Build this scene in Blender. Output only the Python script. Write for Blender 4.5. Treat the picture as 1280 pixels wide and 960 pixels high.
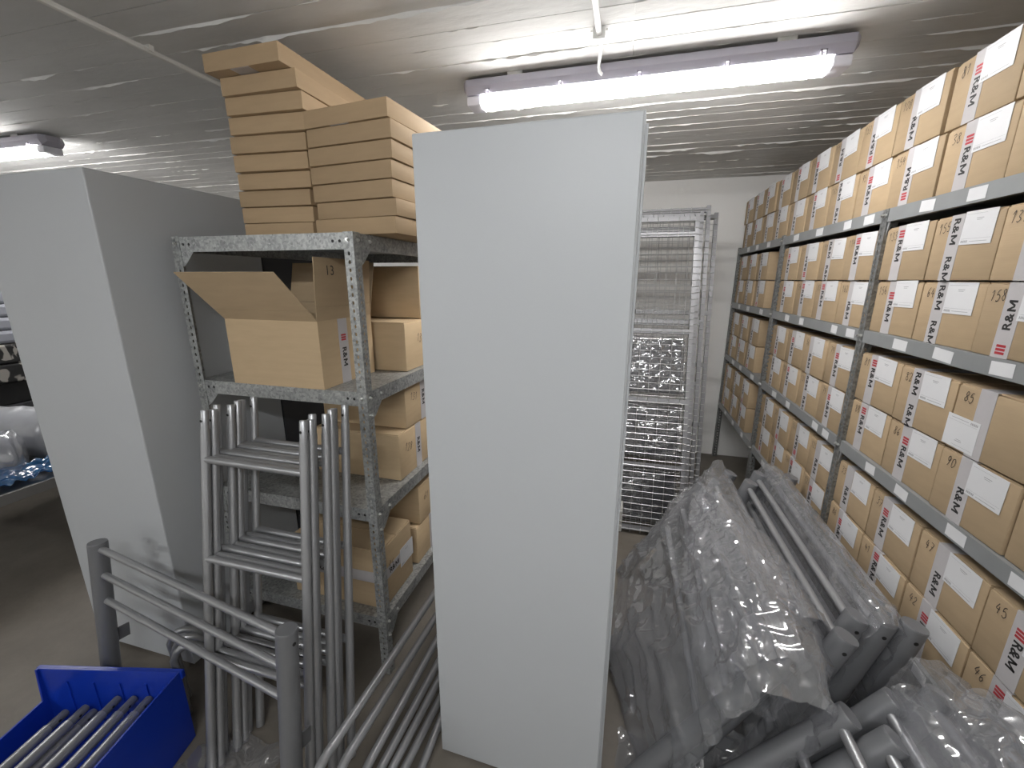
import bpy, bmesh, math, random
from mathutils import Vector, Matrix, noise
random.seed(7)
for o in list(bpy.data.objects): bpy.data.objects.remove(o, do_unlink=True)
SC = bpy.context.scene
COL = SC.collection
R = math.radians

# ------------------------------------------------------------------ camera
FPX, PIT, YAW, ROL, CH = 520.35, .24667, .26046, .00327, 1.55
fwd = Vector((-math.sin(YAW)*math.cos(PIT), math.cos(YAW)*math.cos(PIT), -math.sin(PIT)))
rgt0 = Vector((math.cos(YAW), math.sin(YAW), 0)); up0 = rgt0.cross(fwd)
RGT = rgt0*math.cos(ROL)+up0*math.sin(ROL); UPV = -rgt0*math.sin(ROL)+up0*math.cos(ROL)
CAMP = Vector((0, 0, CH))
cd = bpy.data.cameras.new('camera'); cd.sensor_width = 36; cd.lens = FPX/1280*36; cd.clip_start = .02
cam = bpy.data.objects.new('camera', cd); COL.objects.link(cam)
m3 = Matrix((RGT, UPV, -fwd)).transposed()
cam.matrix_world = Matrix.Translation(CAMP) @ m3.to_4x4()
SC.camera = cam
def at(px, py, ax, val):
    """point on the plane axis=val seen at photograph pixel px,py"""
    d = fwd + RGT*((px-640)/FPX) + UPV*((480-py)/FPX)
    return CAMP + d*((val-CAMP[ax])/d[ax])

# ------------------------------------------------------------------ world / exposure
w = bpy.data.worlds.new('world'); SC.world = w; w.use_nodes = True
w.node_tree.nodes['Background'].inputs[0].default_value = (.5, .5, .52, 1)
w.node_tree.nodes['Background'].inputs[1].default_value = .02
SC.view_settings.view_transform = 'Standard'; SC.view_settings.look = 'None'
SC.view_settings.gamma = 1; SC.view_settings.use_curve_mapping = False
SC.view_settings.exposure = 1.76
LAMP, LAMP_B = 18.5, 23.0     # emission of the tube diffusers over the aisle / behind the viewer

# ------------------------------------------------------------------ materials
def mat(name):
    m = bpy.data.materials.new(name); m.use_nodes = True
    return m, m.node_tree.nodes, m.node_tree.links, m.node_tree.nodes['Principled BSDF']
def N(nt, t, **k):
    n = nt.new(t)
    for a, b in k.items():
        if a in n.inputs.keys(): n.inputs[a].default_value = b
        else: setattr(n, a, b)
    return n
def c4(c): return (c[0], c[1], c[2], 1)
def simple(name, col, rough=.5, metal=0., var=.12, scale=8., bump=0., bscale=60., spec=.5):
    m, nt, ln, p = mat(name)
    tc = N(nt, 'ShaderNodeTexCoord'); nz = N(nt, 'ShaderNodeTexNoise'); nz.inputs['Scale'].default_value = scale; nz.inputs['Detail'].default_value = 5
    ln.new(tc.outputs['Object'], nz.inputs['Vector'])
    mx = N(nt, 'ShaderNodeMix', data_type='RGBA')
    mx.inputs[6].default_value = c4([v*(1-var) for v in col]); mx.inputs[7].default_value = c4([min(1, v*(1+var)) for v in col])
    ln.new(nz.outputs['Fac'], mx.inputs[0]); ln.new(mx.outputs[2], p.inputs['Base Color'])
    p.inputs['Roughness'].default_value = rough; p.inputs['Metallic'].default_value = metal
    p.inputs['Specular IOR Level'].default_value = spec
    if bump:
        n2 = N(nt, 'ShaderNodeTexNoise'); n2.inputs['Scale'].default_value = bscale; n2.inputs['Detail'].default_value = 6
        b = N(nt, 'ShaderNodeBump'); b.inputs['Strength'].default_value = bump; b.inputs['Distance'].default_value = .004
        ln.new(tc.outputs['Object'], n2.inputs['Vector']); ln.new(n2.outputs['Fac'], b.inputs['Height']); ln.new(b.outputs[0], p.inputs['Normal'])
    return m
M = {}
M['cab'] = simple('cabinet_paint', (.49, .505, .52), .42, 0, .02, 3, .04, 240)
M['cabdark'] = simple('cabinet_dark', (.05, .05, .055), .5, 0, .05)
M['tube'] = simple('tube_paint', (.37, .372, .382), .33, .6, .04, 20, .03, 300)
M['post'] = simple('post_paint', (.20, .202, .212), .42, .35, .04, 20)
M['black'] = simple('black', (.012, .012, .012), .6, 0, 0)
M['ink'] = simple('ink', (.015, .014, .014), .6, 0, 0)
M['pen'] = simple('pen', (.045, .035, .03), .6, 0, 0)
M['red'] = simple('print_red', (.42, .03, .04), .5, 0, .02)
M['paper'] = simple('paper', (.66, .66, .67), .55, 0, .03, 30)
M['greyprint'] = simple('grey_print', (.30, .30, .31), .6, 0, .05)
M['tape'] = simple('tape_film', (.47, .45, .455), .28, 0, .06, 40)
M['white'] = simple('white_paint', (.86, .85, .83), .75, 0, .03, 2, .1, 40)
M['whiteplas'] = simple('white_plastic', (.66, .65, .70), .35, 0, .02)
M['fixgrey'] = simple('fixture_body', (.34, .325, .37), .4, 0, .02)
M['cable'] = simple('cable_white', (.72, .72, .70), .4, 0, .02)
M['conduit'] = simple('conduit', (.60, .58, .54), .5, 0, .05)
M['beam'] = simple('shelf_grey', (.26, .268, .27), .5, .2, .12, 14)
M['bolt'] = simple('bolt_zinc', (.62, .62, .60), .3, .85, .05)
M['meshframe'] = simple('mesh_frame', (.27, .27, .28), .4, .3, .05)
M['wire'] = simple('wire_zinc', (.55, .55, .55), .35, .8, .05)
M['brown'] = simple('brown_box', (.16, .12, .085), .8, 0, .1)
M['rollgrey'] = simple('foam_grey', (.30, .31, .35), .6, 0, .08)
M['tablesteel'] = simple('table_steel', (.22, .21, .20), .45, .3, .1)
M['fabricbw'] = None
# cardboard
def cardboard(name, col):
    m, nt, ln, p = mat(name)
    tc = N(nt, 'ShaderNodeTexCoord'); oi = N(nt, 'ShaderNodeObjectInfo')
    nz = N(nt, 'ShaderNodeTexNoise'); nz.inputs['Scale'].default_value = 9; nz.inputs['Detail'].default_value = 7
    mp = N(nt, 'ShaderNodeMapping'); mp.inputs['Scale'].default_value = (1, 1, 6)
    ln.new(tc.outputs['Object'], mp.inputs['Vector']); ln.new(mp.outputs[0], nz.inputs['Vector'])
    mx = N(nt, 'ShaderNodeMix', data_type='RGBA'); mx.inputs[6].default_value = c4([v*.9 for v in col]); mx.inputs[7].default_value = c4([v*1.1 for v in col])
    ln.new(nz.outputs['Fac'], mx.inputs[0])
    hs = N(nt, 'ShaderNodeHueSaturation'); mr = N(nt, 'ShaderNodeMapRange'); mr.inputs['To Min'].default_value = .9; mr.inputs['To Max'].default_value = 1.08
    ln.new(oi.outputs['Random'], mr.inputs['Value']); ln.new(mr.outputs[0], hs.inputs['Value']); ln.new(mx.outputs[2], hs.inputs['Color'])
    ln.new(hs.outputs[0], p.inputs['Base Color']); p.inputs['Roughness'].default_value = .72; p.inputs['Specular IOR Level'].default_value = .3
    wv = N(nt, 'ShaderNodeTexWave'); wv.bands_direction = 'Z'; wv.inputs['Scale'].default_value = 55; wv.inputs['Distortion'].default_value = .6
    ln.new(tc.outputs['Object'], wv.inputs['Vector'])
    b = N(nt, 'ShaderNodeBump'); b.inputs['Strength'].default_value = .05; b.inputs['Distance'].default_value = .001
    ln.new(wv.outputs['Fac'], b.inputs['Height']); ln.new(b.outputs[0], p.inputs['Normal'])
    return m
M['card'] = cardboard('cardboard', (.405, .300, .187))
M['cardl'] = cardboard('cardboard_pale', (.51, .38, .235))
M['card2'] = cardboard('cardboard_flat', (.42, .30, .18))
M['cardin'] = cardboard('cardboard_inner', (.45, .335, .21))
# galvanised steel
def galv(name, holes=False, dark=1.):
    m, nt, ln, p = mat(name)
    tc = N(nt, 'ShaderNodeTexCoord'); v = N(nt, 'ShaderNodeTexVoronoi'); v.inputs['Scale'].default_value = 130
    ln.new(tc.outputs['Object'], v.inputs['Vector'])
    nz = N(nt, 'ShaderNodeTexNoise'); nz.inputs['Scale'].default_value = 25; nz.inputs['Detail'].default_value = 6
    ln.new(tc.outputs['Object'], nz.inputs['Vector'])
    ad = N(nt, 'ShaderNodeMath', operation='ADD'); ln.new(v.outputs['Color'], ad.inputs[0]); ln.new(nz.outputs['Fac'], ad.inputs[1])
    rp = N(nt, 'ShaderNodeMapRange'); rp.inputs['From Min'].default_value = .4; rp.inputs['From Max'].default_value = 1.4
    ln.new(ad.outputs[0], rp.inputs['Value'])
    mx = N(nt, 'ShaderNodeMix', data_type='RGBA'); mx.inputs[6].default_value = c4([.20*dark, .205*dark, .205*dark]); mx.inputs[7].default_value = c4([.48*dark, .49*dark, .48*dark])
    ln.new(rp.outputs[0], mx.inputs[0]); ln.new(mx.outputs[2], p.inputs['Base Color'])
    p.inputs['Metallic'].default_value = .55; p.inputs['Roughness'].default_value = .45
    if holes:
        # slots punched through the flange: UV u across the flange, v along it (metres)
        uv = N(nt, 'ShaderNodeUVMap'); sp = N(nt, 'ShaderNodeSeparateXYZ'); ln.new(uv.outputs[0], sp.inputs[0])
        fr = N(nt, 'ShaderNodeMath', operation='PINGPONG'); fr.inputs[1].default_value = .0125
        ln.new(sp.outputs[1], fr.inputs[0])
        a = N(nt, 'ShaderNodeMath', operation='DIVIDE'); a.inputs[1].default_value = .0062; ln.new(fr.outputs[0], a.inputs[0])
        s = N(nt, 'ShaderNodeMath', operation='SUBTRACT'); s.inputs[1].default_value = .019; ln.new(sp.outputs[0], s.inputs[0])
        b = N(nt, 'ShaderNodeMath', operation='DIVIDE'); b.inputs[1].default_value = .0042; ln.new(s.outputs[0], b.inputs[0])
        a2 = N(nt, 'ShaderNodeMath', operation='POWER'); a2.inputs[1].default_value = 2; ln.new(a.outputs[0], a2.inputs[0])
        b2 = N(nt, 'ShaderNodeMath', operation='POWER'); b2.inputs[1].default_value = 2; ln.new(b.outputs[0], b2.inputs[0])
        sm = N(nt, 'ShaderNodeMath', operation='ADD'); ln.new(a2.outputs[0], sm.inputs[0]); ln.new(b2.outputs[0], sm.inputs[1])
        lt = N(nt, 'ShaderNodeMath', operation='GREATER_THAN'); lt.inputs[1].default_value = 1.; ln.new(sm.outputs[0], lt.inputs[0])
        ln.new(lt.outputs[0], p.inputs['Alpha'])
    return m
M['galv'] = galv('galvanised')
M['galvpost'] = galv('galvanised_slotted', True)
M['greypost'] = galv('grey_slotted', True, .62)
# plastic film
def film(name, tint=(.9, .9, .92), op=.27, rough=.09, bs=18., bst=.6, diff=(.62, .63, .65)):
    m, nt, ln, p = mat(name); nt.remove(p)
    out = [n for n in nt if n.type == 'OUTPUT_MATERIAL'][0]
    tc = N(nt, 'ShaderNodeTexCoord')
    mp = N(nt, 'ShaderNodeMapping'); mp.inputs['Scale'].default_value = (1, .4, 1); ln.new(tc.outputs['Object'], mp.inputs['Vector'])
    v = N(nt, 'ShaderNodeTexNoise', noise_type='RIDGED_MULTIFRACTAL'); v.inputs['Scale'].default_value = bs*.5; v.inputs['Detail'].default_value = 3; v.inputs['Distortion'].default_value = .6; ln.new(mp.outputs[0], v.inputs['Vector'])
    b = N(nt, 'ShaderNodeBump'); b.inputs['Strength'].default_value = bst; b.inputs['Distance'].default_value = .012; ln.new(v.outputs[0], b.inputs['Height'])
    tr = N(nt, 'ShaderNodeBsdfTransparent'); tr.inputs[0].default_value = c4(tint)
    df = N(nt, 'ShaderNodeBsdfDiffuse'); df.inputs[0].default_value = c4(diff); ln.new(b.outputs[0], df.inputs['Normal'])
    gl = N(nt, 'ShaderNodeBsdfGlossy'); gl.inputs['Roughness'].default_value = rough; gl.inputs[0].default_value = (1, 1, 1, 1); ln.new(b.outputs[0], gl.inputs['Normal'])
    tl = N(nt, 'ShaderNodeBsdfTranslucent'); tl.inputs[0].default_value = c4(diff)
    dm = N(nt, 'ShaderNodeMixShader'); dm.inputs[0].default_value = .5; ln.new(df.outputs[0], dm.inputs[1]); ln.new(tl.outputs[0], dm.inputs[2])
    m1 = N(nt, 'ShaderNodeMixShader')
    # milky creases: opacity rises on the fold lines
    mr = N(nt, 'ShaderNodeMapRange'); mr.inputs['From Min'].default_value = .5; mr.inputs['From Max'].default_value = 1.3; mr.inputs['To Min'].default_value = op; mr.inputs['To Max'].default_value = min(1, op+.3)
    ln.new(v.outputs[0], mr.inputs['Value']); ln.new(mr.outputs[0], m1.inputs[0])
    ln.new(tr.outputs[0], m1.inputs[1]); ln.new(dm.outputs[0], m1.inputs[2])
    lw = N(nt, 'ShaderNodeLayerWeight'); lw.inputs['Blend'].default_value = .5; ln.new(b.outputs[0], lw.inputs['Normal'])
    pw = N(nt, 'ShaderNodeMath', operation='POWER'); pw.inputs[1].default_value = 3.5; ln.new(lw.outputs['Facing'], pw.inputs[0])
    fr = N(nt, 'ShaderNodeMath', operation='MULTIPLY_ADD'); fr.inputs[1].default_value = .5; fr.inputs[2].default_value = .16; ln.new(pw.outputs[0], fr.inputs[0])
    m2 = N(nt, 'ShaderNodeMixShader'); ln.new(fr.outputs[0], m2.inputs[0]); ln.new(m1.outputs[0], m2.inputs[1]); ln.new(gl.outputs[0], m2.inputs[2])
    ln.new(m2.outputs[0], out.inputs[0])
    return m
M['film'] = film('bag_film')
M['film2'] = film('wrap_film', op=.10, bs=40, rough=.12, bst=.4)
M['filmroll'] = film('roll_film', op=.7, bs=9, rough=.3, bst=.25)
M['bluefilm'] = film('blue_film', tint=(.1, .4, .8), op=.7, diff=(.03, .25, .62), bs=12)
# blue bin
M['blue'] = simple('blue_plastic', (.006, .035, .36), .32, 0, .06, 6)
# black-white print
def bw():
    m, nt, ln, p = mat('bw_print')
    tc = N(nt, 'ShaderNodeTexCoord'); nz = N(nt, 'ShaderNodeTexNoise'); nz.inputs['Scale'].default_value = 9; nz.inputs['Detail'].default_value = 2; nz.inputs['Distortion'].default_value = 1.2
    ln.new(tc.outputs['Object'], nz.inputs['Vector']); r = N(nt, 'ShaderNodeValToRGB'); r.color_ramp.elements[0].position = .49; r.color_ramp.elements[1].position = .52
    r.color_ramp.elements[0].color = (.02, .02, .02, 1); r.color_ramp.elements[1].color = (.33, .31, .28, 1)
    ln.new(nz.outputs['Fac'], r.inputs[0]); ln.new(r.outputs[0], p.inputs['Base Color']); p.inputs['Roughness'].default_value = .6
    return m
M['fabricbw'] = bw()
# concrete ceiling and floor
def concrete(name, c0, c1, scale, bump, bscale, rough, stretch=(1, 1, 1), spec=.3):
    m, nt, ln, p = mat(name)
    tc = N(nt, 'ShaderNodeTexCoord'); ge = N(nt, 'ShaderNodeNewGeometry'); mp = N(nt, 'ShaderNodeMapping'); mp.inputs['Scale'].default_value = stretch
    ln.new(ge.outputs['Position'], mp.inputs['Vector'])
    nz = N(nt, 'ShaderNodeTexNoise'); nz.inputs['Scale'].default_value = scale; nz.inputs['Detail'].default_value = 9; nz.inputs['Roughness'].default_value = .62
    ln.new(mp.outputs[0], nz.inputs['Vector'])
    r = N(nt, 'ShaderNodeValToRGB'); r.color_ramp.elements[0].position = .3; r.color_ramp.elements[1].position = .7
    r.color_ramp.elements[0].color = c4(c0); r.color_ramp.elements[1].color = c4(c1)
    ln.new(nz.outputs['Fac'], r.inputs[0]); ln.new(r.outputs[0], p.inputs['Base Color'])
    p.inputs['Roughness'].default_value = rough; p.inputs['Specular IOR Level'].default_value = spec
    n2 = N(nt, 'ShaderNodeTexNoise'); n2.inputs['Scale'].default_value = bscale; n2.inputs['Detail'].default_value = 8
    ln.new(mp.outputs[0], n2.inputs['Vector'])
    b = N(nt, 'ShaderNodeBump'); b.inputs['Strength'].default_value = bump; b.inputs['Distance'].default_value = .01
    ln.new(n2.outputs['Fac'], b.inputs['Height']); ln.new(b.outputs[0], p.inputs['Normal'])
    return m
M['ceil'] = concrete('ceiling_concrete', (.60, .592, .572), (.74, .732, .71), 3, .35, 26, .8, (.35, 1, 1))
M['floor'] = concrete('floor_concrete', (.125, .108, .088), (.20, .178, .15), 2.4, .15, 30, .55, (1, 1, 1), .4)
def emit(name, col, s):
    m, nt, ln, p = mat(name); p.inputs['Base Color'].default_value = (.8, .8, .8, 1)
    p.inputs['Emission Color'].default_value = c4(col); p.inputs['Emission Strength'].default_value = s
    return m
M['lamp'] = emit('tube_light', (1, .99, .98), LAMP)
M['lamp_b'] = emit('tube_light_bright', (.97, .99, 1), LAMP_B)

# ------------------------------------------------------------------ builders
class MB:
    def __init__(s): s.v = []; s.f = []; s.uv = {}
    def quadstrip(s, loops, closed=True):
        b = len(s.v); n = len(loops[0])
        for l in loops: s.v += [Vector(p) for p in l]
        for i in range(len(loops)-1):
            for j in range(n if closed else n-1):
                k = (j+1) % n
                s.f.append((b+i*n+j, b+i*n+k, b+(i+1)*n+k, b+(i+1)*n+j))
        return b
    def box(s, a, c, mtx=None):
        x0, y0, z0 = a; x1, y1, z1 = c; b = len(s.v)
        ps = [(x0,y0,z0),(x1,y0,z0),(x1,y1,z0),(x0,y1,z0),(x0,y0,z1),(x1,y0,z1),(x1,y1,z1),(x0,y1,z1)]
        s.v += [(mtx @ Vector(p)) if mtx else Vector(p) for p in ps]
        s.f += [tuple(b+i for i in q) for q in ((0,3,2,1),(4,5,6,7),(0,1,5,4),(1,2,6,5),(2,3,7,6),(3,0,4,7))]
        return s
    def poly(s, pts):
        b = len(s.v); s.v += [Vector(p) for p in pts]; s.f.append(tuple(range(b, b+len(pts)))); return s
    def tube(s, pts, r, n=12, cap=True):
        pts = [Vector(p) for p in pts]; loops = []
        t = (pts[1]-pts[0]).normalized(); a = Vector((0,0,1)) if abs(t.z) < .9 else Vector((1,0,0))
        u = t.cross(a).normalized()
        for i, p in enumerate(pts):
            if i == 0: t = (pts[1]-pts[0]).normalized()
            elif i == len(pts)-1: t = (pts[-1]-pts[-2]).normalized()
            else: t = ((pts[i+1]-p).normalized()+(p-pts[i-1]).normalized()).normalized()
            u = (u-t*u.dot(t)).normalized(); w_ = t.cross(u)
            rr = r[i] if isinstance(r, (list, tuple)) else r
            loops.append([p+(u*math.cos(2*math.pi*k/n)+w_*math.sin(2*math.pi*k/n))*rr for k in range(n)])
        b = s.quadstrip(loops)
        if cap:
            s.f.append(tuple(b+k for k in reversed(range(n)))); e = b+(len(pts)-1)*n; s.f.append(tuple(e+k for k in range(n)))
        return s
    def mesh(s, name, m, smooth=False, bevel=0, uvf=None):
        me = bpy.data.meshes.new(name); me.from_pydata([tuple(p) for p in s.v], [], s.f)
        if bevel:
            bm = bmesh.new(); bm.from_mesh(me)
            bmesh.ops.bevel(bm, geom=bm.edges[:], offset=bevel, segments=2, affect='EDGES', profile=.5); bm.to_mesh(me); bm.free()
        if smooth:
            for p in me.polygons: p.use_smooth = True
            if smooth != 'all':
                me.set_sharp_from_angle(angle=R(40))
        if uvf:
            l = me.uv_layers.new(name='UVMap')
            for p in me.polygons:
                for li in p.loop_indices: l.data[li].uv = uvf(me.vertices[me.loops[li].vertex_index].co, p.normal)
        me.materials.append(m if not isinstance(m, str) else M[m]); me.update()
        return me
    def build(s, name, m, parent=None, smooth=False, bevel=0, uvf=None):
        return link(name, s.mesh(name, m, smooth, bevel, uvf), parent)
def link(name, me, parent=None, loc=None, rot=None):
    o = bpy.data.objects.new(name, me); COL.objects.link(o); o.parent = parent
    if loc is not None: o.location = loc
    if rot is not None: o.rotation_euler = rot
    return o
def tag(o, label, cat, group=None):
    o['label'] = label; o['category'] = cat
    if group: o['group'] = group
    return o
def thing(name, label, cat, loc=(0,0,0), rot=(0,0,0), group=None):
    o = link(name, None, None, loc, rot); o.empty_display_size = .05
    return tag(o, label, cat, group)
def struct(o): o['kind'] = 'structure'; return o

# ------------------------------------------------------------------ room shell
HC = 2.335; X0, X1, YA, YB = -4.75, 1.36, -3.3, 3.9
struct(MB().box((X0-.2, YA-.2, -.1), (X1+.2, YB+.2, 0)).build('floor', 'floor'))
struct(MB().box((X0-.2, YB, 0), (X1+.2, YB+.15, HC+.1)).build('wall_back', 'white'))
struct(MB().box((X1, YA, 0), (X1+.15, YB, HC+.1)).build('wall_right', 'white'))
struct(MB().box((X0-.15, YA, 0), (X0, YB, HC+.1)).build('wall_left', 'white'))
struct(MB().box((X0-.2, YA-.15, 0), (X1+.2, YA, HC+.1)).build('wall_front', 'white'))
ceil = struct(MB().box((X0-.2, YA-.2, HC+.02), (X1+.2, YB+.2, HC+.14)).build('ceiling', 'ceil'))
# board-marked concrete: one strip per formwork board, ragged concrete fins along the joints
rb = random.Random(3)
y = YA; ji = 0; SEAM = -.03
joints = []
while y < YB:
    wd = rb.uniform(.095, .13); y2 = min(YB, y+wd)
    for xa, xb in ((X0, SEAM), (SEAM, X1)):
        dz = rb.uniform(0, .0022); t = rb.uniform(-.0008, .0008)
        m_ = MB(); m_.box((xa, y+.0015, HC-dz), (xb, y2-.0015, HC+.022))
        for i, v in enumerate(m_.v):
            if v.z < HC+.001: v.z += t if abs(v.y-y) < .004 else -t
        m_.build('formwork_board_mark', 'ceil', ceil)
    joints.append(y2); y = y2
def fin(p0, p1, seed, hmax=.013, step=.014):
    p0, p1 = Vector(p0), Vector(p1); L = (p1-p0).length; t = (p1-p0)/L; n_ = Vector((-t.y, t.x, 0)); k = int(L/step)
    m_ = MB(); loops = []
    for i in range(k+1):
        q = p0+t*(L*i/k)
        a = noise.noise(Vector((q.x*1.3, q.y*1.1, seed*3.7)))*.9+noise.noise(Vector((q.x*5, q.y*7, seed*1.3)))*.7+noise.noise(Vector((q.x*23, q.y*7, seed*2.3)))*.6
        h = max(0, a-.0)*hmax*1.5; wv = .0006+max(0, a-.0)*.0062
        j = noise.noise(Vector((q.x*5, q.y*5, seed+50)))*.004
        loops.append([q+n_*(j-wv)+Vector((0,0,.003)), q+n_*(j+noise.noise(q*9)*.004)+Vector((0,0,-.0022-h)) if h > 0 else q+n_*j+Vector((0,0,-.001)), q+n_*(j+wv)+Vector((0,0,.003))])
    m_.quadstrip(loops, closed=False)
    return m_
for i, yj in enumerate(joints[:-1]):
    fin((X0, yj, HC), (X1, yj, HC), i, rb.choice((.003, .005, .007, .010))).build('concrete_ridge', 'ceil', ceil)
fin((SEAM, YA, HC), (SEAM, YB, HC), 99, .008).build('concrete_ridge', 'ceil', ceil)

# ------------------------------------------------------------------ ceiling lights
def tube_light(cx, cy, L, label, lm='lamp'):
    t = thing('ceiling_light', label, 'ceiling light', (cx, cy, HC-.016), group='tube lights on the ceiling')
    h = L/2
    def prof(sc, z0, z1, x0, x1, name, m, taper=.0):
        # rounded trough cross-section swept along x
        pr = [(-.055, z0), (-.06, (z0+z1)/2), (-.046, z1), (.046, z1), (.06, (z0+z1)/2), (.055, z0)] if taper else [(-.060, z0), (-.047, (z0+z1)/2), (-.022, z1), (.022, z1), (.047, (z0+z1)/2), (.060, z0)]
        loops = []
        for x, s in ((x0-taper*.6, .55), (x0, 1), (x1, 1), (x1+taper*.6, .55)) if taper else ((x0, 1), (x1, 1)):
            loops.append([(x, a*sc*s, z0+(b-z0)*(s if taper else 1)) for a, b in pr])
        m_ = MB(); b = m_.quadstrip(loops); n = 6
        m_.f.append(tuple(b+k for k in reversed(range(n)))); e = b+(len(loops)-1)*n; m_.f.append(tuple(e+k for k in range(n)))
        return m_.build(name, m, t)
    prof(1.0, 0, -.052, -h, h, 'housing', 'fixgrey', .03)
    prof(.78, -.0525, -.092, -h+.06, h-.06, 'diffuser', lm)
    for sx in (-1, 1):
        e = MB(); e.box((sx*(h-.028)-.03, -.044, -.088), (sx*(h-.028)+.03, .044, -.053)); e.build('clear_end_cap', 'whiteplas', t, bevel=.006)
        MB().box((sx*(h-.2)-.03, -.05, -.002), (sx*(h-.2)+.03, .05, .016)).build('mounting_bracket', 'bolt', t)
    for k in range(5):
        x = -h+.09+(L-.18)*k/4
        for sy in (-1, 1):
            c_ = MB(); c_.box((x-.009, sy*.060-.004, -.070), (x-.005, sy*.060+.004, -.04)); c_.box((x+.005, sy*.060-.004, -.070), (x+.009, sy*.060+.004, -.04)); c_.box((x-.009, sy*.060-.004, -.044), (x+.009, sy*.060+.004, -.04))
            c_.build('clip', 'fixgrey', t)
    return t
LY = 1.848
tube_light(-.005, LY, 1.335, 'bright tube light on the ceiling above the tall grey cabinet in the aisle')
tube_light(-3.85, LY, 1.335, 'tube light at the left edge, over the leftmost grey cabinet')
tube_light(-.05, -.78, 1.335, 'tube light behind the viewer, over the near end of the aisle', 'lamp_b')
tube_light(-3.0, -2.1, 1.335, 'tube light behind the viewer, left side of the store room', 'lamp_b')
# conduits and feed cable
t = thing('cable_conduit', 'long thin conduit along the ceiling above the stacked flat cartons', 'conduit', (-1.665, 0, HC))
MB().tube([(0, YA+.05, -.016), (0, YB-.05, -.016)], .010, 8).build('pipe', 'conduit', t, True)
for k in range(7): MB().box((-.016, YA+.6+k, -.02), (.016, YA+.615+k, .004)).build('clamp', 'conduit', t)
t = thing('ceiling_conduit', 'short white conduit ending in a clamp above the bright tube light', 'conduit', (-.138, 0, HC))
MB().tube([(0, YA+.05, -.02), (0, 1.6, -.02)], .009, 8).build('pipe', 'cable', t, True)
m_ = MB(); m_.box((-.02, 1.585, -.034), (.02, 1.615, .0)); m_.box((-.028, 1.592, -.012), (.028, 1.608, -.004)); m_.build('clamp', 'cable', t, bevel=.003)
c_ = [(-.138, 1.60, HC-.022), (-.136, 1.65, HC-.016), (-.14, 1.71, HC-.016), (-.147, 1.755, HC-.020), (-.150, 1.775, HC-.034), (-.146, 1.785, HC-.046), (-.138, 1.792, HC-.052)]
tag(MB().tube(c_, .0055, 8).build('feed_cable', 'cable', None, True), 'white cable curving from the ceiling clamp into the bright tube light', 'cable')

# ------------------------------------------------------------------ tall grey cabinets
def cabinet(label, loc, rz, W, D, H, m='cab', mark=False):
    t = thing('metal_cabinet', label, 'cabinet', loc, (0, 0, R(rz)))
    MB().box((0, .002, .012), (W, D, H)).build('body', m, t, bevel=.004)
    MB().box((.02, .03, 0), (W-.02, D-.03, .014)).build('plinth', 'cabdark', t)
    if mark:
        MB().box((.004, -.0035, .008), (W-.004, .004, H-.004)).build('side_panel', m, t, bevel=.002)
        MB().box((W-.001, .02, .02), (W+.006, .06, H-.02)).build('edge_strip', m, t, bevel=.0015)
        for z in (1.48, 1.45, 1.40): MB().tube([(W+.004, .045, z), (W+.0075, .045, z)], .005, 8).build('screw_hole', 'black', t)
        l = MB().box((W+.004, .022, .955), (W+.012, .075, .985)).build('latch', 'bolt', t, bevel=.002)
        MB().box((W+.004, .022, .925), (W+.012, .075, .945)).build('latch', 'bolt', t, bevel=.002)
    else:
        MB().box((W*.5-.001, -.0005, .03), (W*.5+.001, .003, .031)).build('bottom_notch', m, t)
    return t
cabinet('tall plain light-grey cabinet standing in the middle of the aisle', (-.502, .972, 0), -1.6, .518, .60, 1.875, mark=True)
cabinet('tall grey cabinet at the left, beside the open-topped carton rack', (-2.15, .992, 0), 0, .54, .62, 1.875)
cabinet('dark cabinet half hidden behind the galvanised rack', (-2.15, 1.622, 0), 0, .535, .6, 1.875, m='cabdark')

# ------------------------------------------------------------------ slotted-angle racks
def angle_post(name, x, y, sx, sy, h, m, parent, wd=.035):
    m_ = MB(); th = .002
    m_.box((min(0, sx*wd), min(0, sy*th), 0), (max(0, sx*wd), max(0, sy*th), h))
    m_.box((min(0, sx*th), min(sy*th, sy*wd), 0), (max(0, sx*th), max(sy*th, sy*wd), h))
    o = m_.build(name, m, parent, uvf=lambda c, n: (max(abs(c.x), abs(c.y)) if abs(n.z) < .5 else 0, c.z))
    o.location = (x, y, 0)
    return o
def shelf_tray(name, x0, x1, y0, y1, z, lip, m, parent):
    m_ = MB(); m_.box((x0, y0, z-.003), (x1, y1, z))
    m_.box((x0, y0, z-lip), (x1, y0+.002, z-.003)); m_.box((x0, y1-.002, z-lip), (x1, y1, z-.003))
    m_.box((x0, y0+.002, z-lip), (x0+.002, y1-.002, z-.003)); m_.box((x1-.002, y0+.002, z-lip), (x1, y1-.002, z-.003))
    m_.box((x0+.002, y0+.002, z-lip), (x0+.016, y1-.002, z-lip+.002)); m_.box((x1-.016, y0+.002, z-lip), (x1-.002, y1-.002, z-lip+.002))
    return m_.build(name, m, parent)
def bolt(parent, p, ax, s=1):
    m_ = MB(); p = Vector(p); d = Vector((0, 0, 0)); d[ax] = s
    m_.tube([p, p+d*.004], .0065, 6); m_.tube([p+d*.003, p+d*.009], .0038, 6)
    return m_.build('bolt', 'bolt', parent)

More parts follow.
